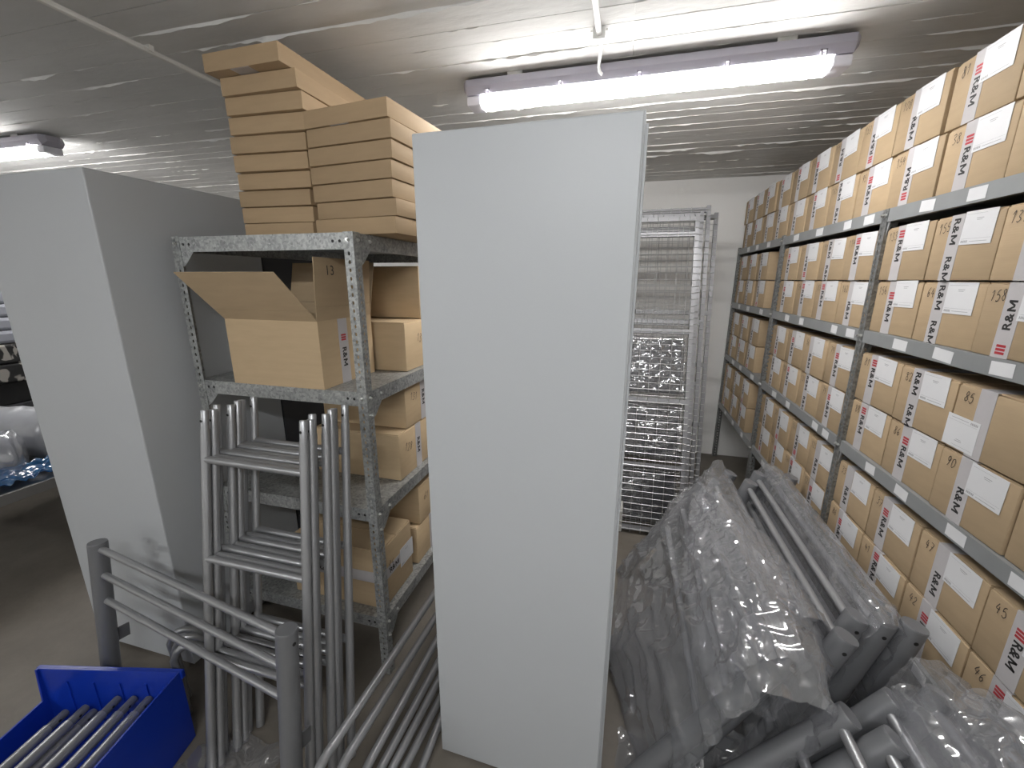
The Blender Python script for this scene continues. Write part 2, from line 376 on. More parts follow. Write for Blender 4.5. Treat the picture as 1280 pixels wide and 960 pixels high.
# right-hand rack: three bays of grey shelving along the aisle
XF, XB = .857, 1.30
RP = [.835, 1.833, 2.858, 3.868]
ZL = [1.79, 1.372, .94, .51]
rack = thing('steel_rack', 'long grey slotted-angle rack full of numbered cartons along the right', 'rack', (0, 0, 0))
for i, y in enumerate(RP):
    ya = y-.017
    angle_post('post', XF-.002, ya if i else ya, 1, 1, 1.80 if i != 1 else 1.79, M['greypost'], rack)
    angle_post('post', XB, ya, -1, 1, 1.80, M['greypost'], rack)
rl = random.Random(11)
for b in range(3):
    y0, y1 = RP[b]+.001, RP[b+1]-.001
    for li, z in enumerate(ZL):
        s = shelf_tray('shelf', XF, XB-.003, y0, y1, z, .044, M['beam'], rack)
        ys = {0: [1.62, 1.43, 1.2, 1.0], 1: [2.62, 2.38, 2.07, 1.93], 2: [3.6, 3.35, 3.08]}[b]
        for yy in ys:
            yy += rl.uniform(-.03, .03); wl = rl.uniform(.05, .075); tl = rl.uniform(-.06, .06)
            q = MB(); q.box((-.0006, -wl/2, -.016), (.0, wl/2, .016)); lb = q.build('shelf_label', 'paper', s)
            lb.location = (XF-.0004, yy, z-.022); lb.rotation_euler = (tl, 0, 0)
    for z in ZL:
        for k in (0, 1):
            bolt(rack, (XF-.0022, y0+.008 if k == 0 else y1-.006, z-.022), 0, -1)
# corner plates
for i in (1, 2):
    for z in ZL:
        q = MB(); q.poly([(0, -.03, 0), (0, .03, 0), (0, .03, -.045), (0, .018, -.09), (0, -.018, -.09), (0, -.03, -.045)])
        q.v += [v+Vector((.0018, 0, 0)) for v in q.v[:6]]
        q.f.append((11, 10, 9, 8, 7, 6)); q.f += [(k, 6+k, 6+(k+1) % 6, (k+1) % 6) for k in range(6)]
        o = q.build('corner_plate', 'beam', rack); o.location = (XF+.0035, RP[i]+.001, z-.003)

# ------------------------------------------------------------------ lettering helpers
def text_mesh(s, size, off, m):
    cu = bpy.data.curves.new('lettering', 'FONT'); cu.body = s; cu.size = size; cu.offset = off; cu.space_character = 1.06
    cu.resolution_u = 3
    o = bpy.data.objects.new('tmp', cu); COL.objects.link(o); dg = bpy.context.evaluated_depsgraph_get()
    me = bpy.data.meshes.new_from_object(o.evaluated_get(dg)); bpy.data.objects.remove(o)
    xs = [v.co.x for v in me.vertices]; ys = [v.co.y for v in me.vertices]
    cx, cy = (min(xs)+max(xs))/2, (min(ys)+max(ys))/2
    for v in me.vertices: v.co.x -= cx; v.co.y -= cy
    me.materials.clear(); me.materials.append(M[m])
    return me, max(xs)-min(xs), max(ys)-min(ys)
def xf_mesh(me, mtx, name):
    r = me.copy(); r.name = name; r.transform(mtx); return r
# face axes: local x = right, local z = up, outward = -y
def face_m(rot, x, z, yy, s=1.):
    """matrix: text XY plane -> carton front plane, turned by rot (radians, clockwise positive)"""
    a = Matrix(((1, 0, 0, 0), (0, 0, -1, 0), (0, 1, 0, 0), (0, 0, 0, 1)))      # x->x, y->z, z->-y
    return Matrix.Translation((x, yy, z)) @ a @ Matrix.Rotation(-rot, 4, 'Z') @ Matrix.Scale(s, 4)
RA, RAW, RAH = text_mesh('R&', .031, .0010, 'ink')
def letter_m(h, wd, st):
    b = MB(); e = Vector((st, 0, 0))
    def strip(x0, y0, x1, y1): b.poly([(x0, y0, 0), (x0+st, y0, 0), (x1+st, y1, 0), (x1, y1, 0)])
    strip(0, 0, 0, h); strip(wd-st, 0, wd-st, h)
    b.poly([(st, h, 0), (st*.02, h, 0), (wd/2-st*.55, h*.18, 0), (wd/2+st*.45, h*.18, 0)])
    b.poly([(wd-st, h, 0), (wd-st*.02, h, 0), (wd/2+st*.55, h*.18, 0), (wd/2-st*.45, h*.18, 0)])
    return b
def rm_mesh():
    """R&M: font letters for R and &, a drawn bold M"""
    gap = .0030; h = RAH*.985; wd = h*1.12; lm = letter_m(h, wd, h*.23); bm = bmesh.new(); bm.from_mesh(RA)
    tot = RAW+gap+wd
    for v in bm.verts: v.co.x -= tot/2-RAW/2
    vs = [bm.verts.new(v+Vector((-tot/2+RAW+gap, -h/2, 0))) for v in lm.v]
    for f in lm.f: bm.faces.new([vs[i] for i in f])
    for f in bm.faces:
        if f.normal.z < 0: f.normal_flip()
    me = bpy.data.meshes.new('lettering'); bm.to_mesh(me); bm.free(); me.materials.append(M['ink'])
    return me, tot, h
RM, RMW, RMH = rm_mesh()
bars = MB()
for k in range(3): bars.box((-.012+k*.0085, -.013, -.0002), (-.012+k*.0085+.006, .013, .0))
BAR = bars.mesh('red_mark', 'red')
DIG = {'0': [[(.5,1),(.15,.8),(.1,.3),(.4,0),(.8,.2),(.85,.7),(.5,1)]], '1': [[(.2,.7),(.55,1),(.5,0)]],
 '2': [[(.1,.75),(.4,1),(.8,.8),(.6,.4),(.1,0),(.9,.05)]], '3': [[(.1,.9),(.5,1),(.8,.8),(.4,.55),(.85,.3),(.5,0),(.1,.1)]],
 '4': [[(.45,1),(.1,.4),(.9,.45)],[(.7,.75),(.6,0)]], '5': [[(.8,1),(.3,.95),(.2,.55),(.6,.6),(.85,.3),(.5,0),(.1,.1)]],
 '6': [[(.7,1),(.25,.6),(.15,.2),(.5,0),(.8,.25),(.55,.5),(.2,.3)]], '7': [[(.1,1),(.85,.95),(.4,0)],[(.3,.5),(.75,.55)]],
 '8': [[(.5,.55),(.2,.8),(.5,1),(.8,.8),(.5,.55),(.15,.25),(.5,0),(.85,.25),(.5,.55)]], '9': [[(.8,.75),(.45,1),(.15,.75),(.5,.5),(.8,.75),(.7,.3),(.45,0)]]}
def hand_number(s, h, seed=0):
    """pen strokes as thin ribbons in the XY plane"""
    rr = random.Random(seed+sum(map(ord, s))); m_ = MB(); x = 0; wd = h*.035
    for ch in s:
        for st in DIG[ch]:
            pts = [Vector((x+(a+rr.uniform(-.06, .06))*h*.5+b*h*.12, (b+rr.uniform(-.05, .05))*h, 0)) for a, b in st]
            fine = []
            for i in range(len(pts)-1):
                p0, p1, p2, p3 = pts[max(i-1, 0)], pts[i], pts[i+1], pts[min(i+2, len(pts)-1)]
                for k in range(4):
                    u = k/4; fine.append(.5*((2*p1)+(p2-p0)*u+(2*p0-5*p1+4*p2-p3)*u*u+(3*p1-p0-3*p2+p3)*u**3))
            fine.append(pts[-1]); l = []
            for i, p in enumerate(fine):
                tt = (fine[min(i+1, len(fine)-1)]-fine[max(i-1, 0)]); tt = tt.normalized() if tt.length > 0 else Vector((1,0,0))
                nn = Vector((-tt.y, tt.x, 0))*wd; l.append([p-nn, p+nn])
            m_.quadstrip(l, closed=False)
        x += h*.62
    for v in m_.v: v.x -= x/2; v.y -= h/2
    return m_.mesh('pen_number', 'pen')
NUMC = {}
def number_mesh(s, h=.026):
    k = (s, h)
    if k not in NUMC: NUMC[k] = xf_mesh(hand_number(s, h), face_m(0, 0, 0, 0), 'pen_number')
    return NUMC[k]

# ------------------------------------------------------------------ numbered cartons
CW, CHT, CD = .2395, .1735, .40
def carton_body(W, H, D, m='card'):
    b = MB(); b.box((-W/2, 0, 0), (W/2, D, H-.004)); me = b.mesh('body', m, True, bevel=.0045)
    return me
def top_flap_mesh(W, D, side, lift, m='card'):
    b = MB(); x0, x1 = (-W/2+.003, -.002) if side < 0 else (.002, W/2-.003)
    b.box((x0, .004, -.0035), (x1, D-.004, 0))
    for v in b.v:
        if abs(v.x) < .01 and v.y < .1: v.z += lift
    return b.mesh('top_flap', m)
BODY = carton_body(CW, CHT, CD)
FLAPS = [(top_flap_mesh(CW, CD, -1, a), top_flap_mesh(CW, CD, 1, b)) for a, b in ((0, .001), (.0015, 0), (.001, .002))]
q = MB(); q.box((-.024, -.0009, 0), (.024, -.0001, CHT)); q.box((-.024, -.0009, CHT), (.024, .12, CHT+.0008)); TAPE = q.mesh('tape', 'tape')
q = MB(); q.box((-.053, -.0018, -.042), (.053, -.0010, .042)); LAB = q.mesh('label', 'paper')
def bars_print():
    q = MB(); e = -.0021
    def r(x0, x1, z0, z1): q.poly([(x0, e, z0), (x1, e, z0), (x1, e, z1), (x0, e, z1)])
    r(-.012, .012, .022, .0235); r(-.01, .008, .018, .0192)
    r(-.047, .02, .034, .0346); r(-.047, .05, -.0275, -.0270)
    for k in range(6): r(-.047+k*.004, -.0445+k*.004, -.037, -.031)
    r(-.018, .04, -.035, -.0338)
    return q.mesh('label_print', 'greyprint')
PRN = bars_print()
def letter_variants():
    vs = []
    D_, U_ = math.pi/2, -math.pi/2
    for spec in ([(D_, .095, 1, 0), ], [(D_, .13, 0, 0), (D_, .03, 0, 0)], [(U_, .08, 1, 0)], [(D_, .06, 0, 0)], [(U_, .10, 0, 0), (U_, .02, 2, 0)], [(D_, .075, 1, 0)], []):
        a = []; 
        for rot, z, withbar, _ in spec:
            if withbar != 2: a.append(('l', xf_mesh(RM, face_m(rot, 0, z, -.0011), 'lettering')))
            if withbar:
                off = RMW/2+.018
                zz = z+off if rot > 0 else z-off
                if withbar == 2: zz = z
                if .012 < zz < CHT-.012: a.append(('b', xf_mesh(BAR, face_m(rot, 0, zz, -.0011), 'red_mark')))
        vs.append(a)
    return vs
LET = letter_variants()
GB = 'numbered cartons on the right rack'
def carton(label, loc, rz, num, var, tx=-.03, lx=.042, lz=.132, flip=False, rr=random, group=GB, hasn=True, haslab=True):
    t = thing('carton', label, 'carton', loc, (0, 0, rz), group)
    link('body', BODY, t)
    fa, fb = FLAPS[rr.randrange(3)]
    link('top_flap', fa, t, (0, 0, CHT-.0005)); link('top_flap', fb, t, (0, 0, CHT-.0005))
    tp = link('tape', TAPE, t, (tx, 0, 0))
    for kind, me in LET[var]: link('lettering' if kind == 'l' else 'red_mark', me, tp)
    if haslab:
        if flip: lx, lz = -.075, .048
        lb = link('label', LAB, t, (lx, 0, lz), (0, rr.uniform(-.03, .03)+(math.pi if flip else 0), 0))
        link('label_print', PRN, lb)
    if hasn: link('pen_number', number_mesh(num), t, (-CW/2+.042, -.0012, CHT-.03), (0, rr.uniform(-.12, .12), 0))
    return t
ORD = ['first', 'second', 'third', 'fourth', 'fifth', 'sixth', 'seventh', 'eighth', 'ninth', 'tenth', 'eleventh', 'twelfth', 'thirteenth', 'fourteenth']
LEV = ['top', 'second', 'third', 'lowest']
rc = random.Random(21)
NUMS = {(0,1): '153', (1,1): {9: '133', 10: '155', 11: '137'}}
KNOWN = {(1,1,7): '133', (1,1,8): '155', (1,1,9): '137', (1,0,7): '156', (1,0,8): '64', (1,0,9): '158',
         (2,1,7): '81', (2,1,8): '82', (2,1,9): '85', (2,0,7): '88', (2,0,8): '86', (2,0,9): '90',
         (3,1,7): '33', (3,1,8): '37', (3,1,9): '47', (3,1,10): '45', (3,0,8): '41', (3,0,9): '42', (3,0,10): '46'}
VAR = {(1,1,7): 0, (1,1,8): 1, (1,0,7): 5, (1,0,8): 1, (1,0,9): 4, (2,1,7): 0, (2,1,8): 1, (2,1,9): 6, (2,0,7): 0, (2,0,8): 5, (2,0,9): 3,
       (3,1,9): 3, (3,1,8): 5, (3,0,9): 5, (3,0,10): 0}
def put_row(li, row, centres):
    n = 0
    for c in centres:
        z = ZL[li]+row*.1777+.0006
        num = KNOWN.get((li, row, n), str(rc.randint(20, 170)))
        v = VAR.get((li, row, n), rc.choice((0, 0, 1, 2, 3, 4, 5, 5)))
        where = 'upper row' if row else 'lower row'
        flip = (li, row, n) == (2, 1, 9)
        carton(f'brown taped carton, {ORD[n]} from the back wall, {where} of the {LEV[li]} right-hand shelf',
               (XF+.005+rc.uniform(0, .008), c, z), -math.pi/2+rc.uniform(-.006, .006), num, v,
               -.03+rc.uniform(-.008, .008), .042+rc.uniform(-.005, .005), .132+rc.uniform(-.004, .003), flip, rc)
        n += 1
top_u = [1.65+.1225+.2455*k for k in range(8, -4, -1)]
top_l = [1.37+.1225+.2455*k for k in range(9, -3, -1)]
put_row(0, 1, top_u); put_row(0, 0, top_l)
far = [3.835-.1265-.2545*k for k in range(3)]
mid = [2.82-.122-.2445*k for k in range(4)]
near = [1.819-.122-.2450*k for k in range(4)]
for li in (1, 2, 3):
    for row in (1, 0): put_row(li, row, far+mid+near)

# ------------------------------------------------------------------ left galvanised rack
RX0, RX1, RY0, RY1 = -1.545, -.816, 1.17, 2.2
ZR = [1.688, 1.179, .738, .268]
lrack = thing('galvanised_rack', 'spotty galvanised slotted-angle rack carrying cartons between the grey cabinets', 'rack', (0, 0, 0))
for x, sx in ((RX0, 1), (RX1, -1)):
    for y, sy in ((RY0, 1), (RY1, -1)):
        angle_post('post', x, y, sx, sy, ZR[0]+.002, M['galvpost'], lrack)
for z in ZR:
    s = shelf_tray('shelf', RX0+.0025, RX1-.0025, RY0+.0025, RY1-.0025, z, .05, M['galv'], lrack)
    for x in (RX0+.05, RX0+.075, RX1-.05, RX1-.075):
        MB().tube([(x, RY0+.0022, z-.025), (x, RY0+.0030, z-.025)], .005, 8).build('slot', 'black', s)
    for x in (RX0+.019, RX1-.019): bolt(lrack, (x, RY0, z-.022), 1, -1)
    bolt(lrack, (RX1, RY0+.019, z-.022), 0, 1); bolt(lrack, (RX1, RY0+.085, z-.022), 0, 1); bolt(lrack, (RX1, RY0+.019, z-.085), 0, 1)
    # triangular corner braces
    for x, s_ in ((RX0+.0026, 1),):
        q = MB(); pts = [(0, 0, 0), (s_*.085, 0, 0), (s_*.085, 0, -.05), (s_*.045, 0, -.09), (0, 0, -.115)]
        q.v = [Vector(p) for p in pts]+[Vector(p)+Vector((0, .0018, 0)) for p in pts]
        q.f = [(0,1,2,3,4), (9,8,7,6,5)]+[(k, 5+k, 5+(k+1) % 5, (k+1) % 5) for k in range(5)]
        o = q.build('corner_brace', 'galv', lrack); o.location = (x, RY0+.003, z-.002)
    q = MB(); pts = [(0, 0, 0), (0, .085, 0), (0, .085, -.05), (0, .045, -.09), (0, 0, -.115)]
    q.v = [Vector(p) for p in pts]+[Vector(p)-Vector((.0018, 0, 0)) for p in pts]
    q.f = [(0,1,2,3,4), (9,8,7,6,5)]+[(k, 5+k, 5+(k+1) % 5, (k+1) % 5) for k in range(5)]
    o = q.build('corner_brace', 'galv', lrack); o.location = (RX1+.0003, RY0+.001, z-.001)

# flat cartons stacked on top
FB = {}
def flat_carton(label, x0, x1, y0, ln, z, h, rz, group):
    W = x1-x0
    t = thing('flat_carton', label, 'carton', ((x0+x1)/2, y0, z), (0, 0, R(rz)), group)
    MB().box((-W/2, 0, .0008), (W/2, ln, h-.0015)).build('box', 'card2', t, True, bevel=.002)
    MB().box((-W/2+.002, .003, h-.0017), (W/2-.002, ln-.003, h-.0003)).build('lid', 'card2', t)
    if 'topmost' in label: MB().box((-W/2+.10, .002, .0), (-W/2+.17, ln-.02, .0009)).build('bottom_tape', 'tape', t)
    return t
GF = 'flat cartons on the galvanised rack'
LS = [(-1.215, 1.31, 2), (-1.212, 1.31, 4), (-1.208, 1.300, 3), (-1.190, 1.288, 3), (-1.180, 1.272, 3), (-1.172, 1.262, 3.5), (-1.158, 1.252, 2.5), (-1.150, 1.240, 2), (-1.150, 1.228, 0), (-1.168, 1.190, -1.2)]
RS = [(-.870, 1.262, -5), (-.866, 1.268, -6), (-.872, 1.262, -6.5), (-.868, 1.256, -6), (-.862, 1.250, -5), (-.857, 1.244, -5.5), (-.861, 1.240, -6.4)]
FH = .0532
for nmst, ST, WW in (('taller left', LS, .286), ('shorter right', RS, .318)):
    z = ZR[0]+.001; n_ = len(ST)
    for k, (cx, yy, rz) in enumerate(ST):
        nm = 'topmost' if k == n_-1 else 'lowest' if k == 0 else ORD[n_-1-k]+' from the top'
        flat_carton(f'flat brown carton, {nm} in the {nmst} stack on the galvanised rack', cx-WW/2, cx+WW/2, yy, .50 if n_ == 10 else .36, z, FH-.0004, rz, GF)
        z += FH
# open carton on the second shelf
def panel(b, p0, u, v, th, n):
    """thin slab: corner p0, edges u, v, thickness th along n"""
    p0, u, v, n = Vector(p0), Vector(u), Vector(v), Vector(n).normalized()*th
    i = len(b.v); b.v += [p0, p0+u, p0+u+v, p0+v, p0+n, p0+u+n, p0+u+v+n, p0+v+n]
    b.f += [tuple(i+k for k in q) for q in ((0,3,2,1),(4,5,6,7),(0,1,5,4),(1,2,6,5),(2,3,7,6),(3,0,4,7))]
    return b
pa = at(293, 474, 2, ZR[1]); pb = at(405, 481, 2, ZR[1])
OY = RY0-.004; oxa = at(293, 473, 1, OY).x; oxb = at(405, 480, 1, OY).x
OW = oxb-oxa; OH = .232; OD = at(468, 340, 0, oxb).y-OY-.05
t = thing('open_carton', 'open carton with raised flaps on the second shelf of the galvanised rack', 'carton', (oxa, OY, ZR[1]+.001))
TH = .004
b = MB()
b.box((0, 0, 0), (OW, OD, TH)); b.box((0, 0, TH), (OW, TH, OH)); b.box((0, OD-TH, TH), (OW, OD, OH)); b.box((0, TH, TH), (TH, OD-TH, OH)); b.box((OW-TH, TH, TH), (OW, OD-TH, OH))
b.build('body', 'cardl', t)
def flap(p0, u, v, n, m='cardin'):
    b = MB(); u = Vector(u); v = Vector(v)
    # scored fold line a fifth of the way up
    panel(b, p0, u, v*.22, TH*.8, n); panel(b, Vector(p0)+v*.225, u, v*.775, TH*.8, Vector(n)+v.normalized()*.05)
    return b.build('flap', m, t)
flap((0, 0, OH), (OW, 0, 0), (-.03, -.125, .155), (0, 1, .8))              # front flap leaning out
flap((OW-.001, .0, OH), (0, OD, 0), (.012, 0, .205), (-1, 0, 0))            # right flap upright
flap((0, OD, OH), (OW, 0, 0), (0, .05, .20), (0, -1, .1))                   # back flap
flap((0, .0, OH), (0, OD*.96, 0), (-.15, 0, .12), (.6, 0, .8))              # left flap
tp = MB().box((OW-.001, .10, 0), (OW+.0008, .15, OH)).build('tape', 'tape', t)
rotR = Matrix.Rotation(math.pi/2, 4, 'Z')
def side_m(rot, y, z, x): # text on +X face: right = +Y
    a = Matrix(((0, 0, 1, 0), (1, 0, 0, 0), (0, 1, 0, 0), (0, 0, 0, 1)))
    return Matrix.Translation((x, y, z)) @ a @ Matrix.Rotation(-rot, 4, 'Z')
link('lettering', xf_mesh(RM, side_m(math.pi/2, .125, .095, OW+.0012), 'lettering'), tp)
link('red_mark', xf_mesh(BAR, side_m(math.pi/2, .125, .165, OW+.0012), 'red_mark'), tp)
nm13, _, _ = text_mesh('13', .045, 0, 'pen')
b = xf_mesh(nm13, Matrix.Translation((OW+.030, .075, OH+.165)) @ Matrix(((0,0,1,0),(1,0,0,0),(0,1,0,0),(0,0,0,1))), 'flap_number')
fm = link('flap_number', b, t); fm.location.x = -.018

# closed cartons on the left rack, faces towards the aisle
GL = 'closed cartons on the galvanised rack'
def lcarton(label, xf, y0, w, h, d, z, num=None, let=None, tapez=None, notape=False, m='cardl'):
    """front face towards +X at x=xf, from y0 to y0+w"""
    t = thing('carton', label, 'carton', (xf, y0+w/2, z+.001), (0, 0, math.pi/2), GL)
    link('body', carton_body(w, h, d, m), t)
    for s in (-1, 1): link('top_flap', top_flap_mesh(w, d, s, .001, m), t, (0, 0, h-.0006))
    if notape: pass
    elif tapez is None:
        tp = MB().box((-.024, -.0009, 0), (.024, -.0001, h)).build('tape', 'tape', t); tp.location.x = w*.10
        if let: link('lettering', xf_mesh(RM, face_m(math.pi/2, 0, h*.5, -.0012), 'lettering'), tp)
    else:
        tp = MB().box((-w/2, -.0009, tapez-.024), (w/2, -.0001, tapez+.024)).box((-w/2-.0009, 0, tapez-.024), (-w/2-.0001, d, tapez+.024)).build('tape', 'tape', t)
        link('lettering', xf_mesh(RM, face_m(0, -.03, tapez, -.0012), 'lettering'), tp)
        a = Matrix(((0, 0, -1, 0), (-1, 0, 0, 0), (0, 1, 0, 0), (0, 0, 0, 1)))
        link('lettering', xf_mesh(RM, Matrix.Translation((-w/2-.0012, .26, tapez)) @ a, 'lettering'), tp)
        lb = link('label', LAB, t, (.07, 0, tapez-.005)); link('label_print', PRN, lb)
    if num: link('pen_number', number_mesh(num, .034), t, (-w*.22, -.0012, h*.62), (0, .2, 0))
    return t
XA = -.845
lcarton('brown carton under the rack top, right behind the open carton, second shelf, lower of two', XA, 1.50, .46, .20, .40, ZR[1], '134')
lcarton('shaded brown carton tucked under the galvanised rack top, above another carton', XA-.01, 1.66, .30, .22, .42, ZR[1]+.203, notape=True)
lcarton('upper of the two brown cartons stacked on the third galvanised shelf', XA, 1.47, .26, .20, .40, ZR[2]+.203, '131', True)
lcarton('lower of the two brown cartons stacked on the third galvanised shelf', XA, 1.40, .27, .20, .40, ZR[2], '128', True)
lcarton('big brown carton with a level white tape band, lowest galvanised shelf, nearest', XA, 1.215, .235, .262, .42, ZR[3], '85', tapez=.14)
lcarton('lower far brown carton on the lowest galvanised shelf behind the taped one', XA, 1.50, .25, .185, .36, ZR[3], None, False)
lcarton('upper far brown carton on the lowest galvanised shelf, on top of another', XA+.004, 1.53, .25, .185, .36, ZR[3]+.188, '61', False)

# ------------------------------------------------------------------ nested tube frames leaning on the galvanised rack
GFR = 'tube frames leaning on the galvanised rack'
dn = (UPV-RGT*.02).normalized()          # leaning direction of the legs, found from the photograph
RT = .0135
def tube_frame(k, xl, xr, y, z):
    ords = ['nearest', 'second nearest', 'third nearest', 'middle', 'third from the rack', 'second from the rack', 'rearmost']
    top = Vector((xl, y, z)); s = top.z/dn.z; foot = top-dn*s
    t = thing('tube_frame', f'grey welded tube frame leaning on the galvanised rack, {ords[k]} of the seven', 'tube frame', foot, group=GFR)
    wd = xr-xl
    for sx in (0, wd):
        o = Vector((sx, 0, 0))
        MB().tube([o+dn*.006, o+dn*(s-.062)], RT, 12).build('leg', 'tube', t, True)
        MB().tube([o+dn*(s-.062), o+dn*(s-.004), o+dn*s], [RT-.0015, RT-.0015, RT-.003], 12).build('spigot', 'tube', t, True)
        hx = o+dn*(s-.032)
        MB().tube([hx+Vector((0, -RT+.0005, 0)), hx+Vector((0, -RT-.0003, 0))], .0045, 8).build('pin_hole', 'black', t)
    for d in (.157, .473, .785):
        a = Vector((0, 0, 0))+dn*(s-d)
        MB().tube([a+Vector((RT*.4, 0, 0)), a+Vector((wd-RT*.4, 0, 0))], .0122, 12).build('crossbar', 'tube', t, True)
    return t
for k in range(7):
    y = .972+k*.0285
    px = [256, 266, 271, 288, 297, 302, 317][k]; pxr = [381, 389, 397, 410, 414, 419, 431][k]
    py = [514, 507, 505, 503, 500, 497, 494][k]
    p = at(px, py, 1, y); xl = p.x; xr = at(pxr, py+13, 1, y).x
    xr = xl+.375
    tube_frame(k, xl, xr, y, 1.142 if k % 2 == 0 else 1.136)

# ------------------------------------------------------------------ low railings (two posts, three rails)
def railing(label, p0, ydir, L, lean, h=.68, rp=.030, rr_=.0125, group=None, m='post', ds=(.032, .155, .278), bs=1):
    """stands at p0 (foot of first post), runs L along angle ydir (deg from +Y), leans sideways by lean deg"""
    t = thing('railing', label, 'railing', p0, (0, 0, R(ydir)), group)
    a = R(lean); u = Vector((math.sin(a), 0, math.cos(a))); n = Vector((math.cos(a), 0, -math.sin(a)))
    for y in (0, L):
        o = Vector((0, y, 0)); s0 = rp*math.sin(abs(a))
        pst = MB().tube([o+u*s0, o+u*(h-.004)], rp, 20).build('post', m, t, True)
        MB().tube([o+u*(h-.0045), o+u*h], [rp-.0002, rp-.0012], 20).build('post_cap', m, pst, True)
        b = MB(); mm = Matrix.Translation(o+u*(h*.42)) @ Matrix((u.cross(n), n, u)).transposed().to_4x4()
        b.box((-.003, min(bs*(rp-.002), bs*(rp+.035)), -.03), (.003, max(bs*(rp-.002), bs*(rp+.035)), .02), mm); b.build('bracket', m, pst)
        hh = o+u*(h-.035); sg = 1 if y else -1
        MB().tube([hh+Vector((0, sg*(rp-.001), 0)), hh+Vector((0, sg*(rp+.0004), 0))], .0055, 8).build('screw_hole', 'black', pst)
    for d in ds:
        c0 = u*(h-d); MB().tube([c0+Vector((0, rp*.8, 0)), c0+Vector((0, L-rp*.8, 0))], rr_, 12).build('rail', 'tube', t, True)
    return t
fa = Vector((-1.753, .800, 0)); fb = Vector((-.823, .662, 0))
dv = fb-fa
railing('low grey railing standing in front of the leftmost cabinet', fa, math.degrees(math.atan2(-dv.x, dv.y)), dv.length, -6, .650, .028, .0110, ds=(.022, .120, .218), bs=-1)

# pile along the right rack
GP = 'railings piled along the right rack'
H_ = .68
def prail(name, xt, lean, y0, y1, h=H_):
    a = R(lean)
    return railing(name, (xt-h*math.sin(a), y0, 0), 0, y1-y0, lean, h, group=GP)
prail('grey railing nearest the right-hand cartons, its top rail bare', .800, 12.5, 1.16, 2.05)
prail('grey railing wrapped in a clear bag, second from the right-hand cartons', .738, 15.5, 1.17, 2.09)
prail('bare grey railing beside the slim bagged one, third from the right-hand cartons', .682, 17.5, 1.18, 2.08)
prail('bare grey railing in the middle of the pile with a thick post end', .622, 19.5, 1.10, 1.99)
prail('bare grey railing just right of the big clear bag', .560, 22.5, 1.18, 2.10)
prail('grey railing inside the big clear bag, right one', .500, 26.5, 1.06, 2.04)
prail('grey railing inside the big clear bag, left one', .425, 31.5, 1.0, 2.02)
# second group, nearer the camera
def nrail(label, cap, lean, L=.9, h=H_):
    a = R(lean); return railing(label, (cap[0]-h*math.sin(a), cap[1]-L, 0), 0, L, lean, h, group=GP)
nrail('grey railing with a bare post end at the bottom, leftmost near one', (.585, .955), 37)
nrail('grey railing with a pierced post end, lowest at the bottom edge', (.650, .905), 35)
nrail('grey railing with a pierced post end, upper one of the near group', (.695, 1.0), 33)
nrail('grey railing inside the nearest clear bag at the lower right', (.765, .985), 24)
nrail('grey railing in the clear bag against the lowest numbered cartons', (.815, .90), 15)

# ------------------------------------------------------------------ clear bags
def catmull(P, n, closed=True):
    out = []; k = len(P)
    for i in range(n):
        s = i/n*k; j = int(s); u = s-j
        p0, p1, p2, p3 = (Vector(P[(j+d) % k]) for d in (-1, 0, 1, 2))
        out.append(.5*((2*p1)+(p2-p0)*u+(2*p0-5*p1+4*p2-p3)*u*u+(3*p1-p0-3*p2+p3)*u**3))
    return out
def lin(P, n):
    L = [(Vector(P[(i+1) % len(P)])-Vector(P[i])).length for i in range(len(P))]; T = sum(L); out = []
    for i in range(n):
        s = T*i/n; j = 0
        while s > L[j]: s -= L[j]; j += 1
        out.append(Vector(P[j]).lerp(Vector(P[(j+1) % len(P)]), s/L[j]))
    return out
def bag(name, label, cat, secs, nr=150, ns=150, amp=.016, seed=1, m='film', fs=7., group=None, zmin=.003):
    """secs: list of (y, [(x,z) ...]) closed loops, lofted along y and crumpled"""
    base = [[Vector((p.x, p.y)) for p in lin([(a, b) for a, b in pts], nr)] for _, pts in secs]
    ysv = [s[0] for s in secs]; loops = []
    off = Vector((seed*3.1, seed*1.7, seed*.9))
    for i in range(ns+1):
        y = ysv[0]+(ysv[-1]-ysv[0])*i/ns
        j = 0
        while j < len(ysv)-2 and (y-ysv[j+1])*(ysv[-1]-ysv[0]) > 0: j += 1
        u = (y-ysv[j])/(ysv[j+1]-ysv[j])
        u = max(0, min(1, u)); row = []
        cen = Vector((0, 0))
        L = [base[j][k].lerp(base[j+1][k], u) for k in range(nr)]
        for p in L: cen += p
        cen /= nr
        for k in range(nr):
            p = L[k]; tg = (L[(k+1) % nr]-L[k-1]); nn = Vector((tg.y, -tg.x)); nn = nn.normalized() if nn.length > 0 else Vector((0, 1))
            if nn.dot(p-cen) < 0: nn = -nn
            q = Vector((p.x, y*.32, p.y))*fs+off
            r1 = max(0, 1-abs(noise.noise(q))*2.6); r2 = max(0, 1-abs(noise.noise(q*2.1+Vector((7, 3, 1))))*2.6); r3 = max(0, 1-abs(noise.noise(Vector((q.x*3, q.y*9, q.z*3))))*2.6)
            d = r1**2.5*.9+r2**2.5*.5+r3**2*.28-.3+noise.noise(q*.6)*.5
            e = noise.noise(Vector((p.x*9, y*3, seed)))*.012
            x, z = p.x+nn.x*d*amp, max(zmin, p.y+nn.y*d*amp)
            row.append((x, y+e, z))
        loops.append(row)
    b = MB(); b.quadstrip(loops)
    o = b.build(name, m, None, 'all')
    return tag(o, label, cat, group)
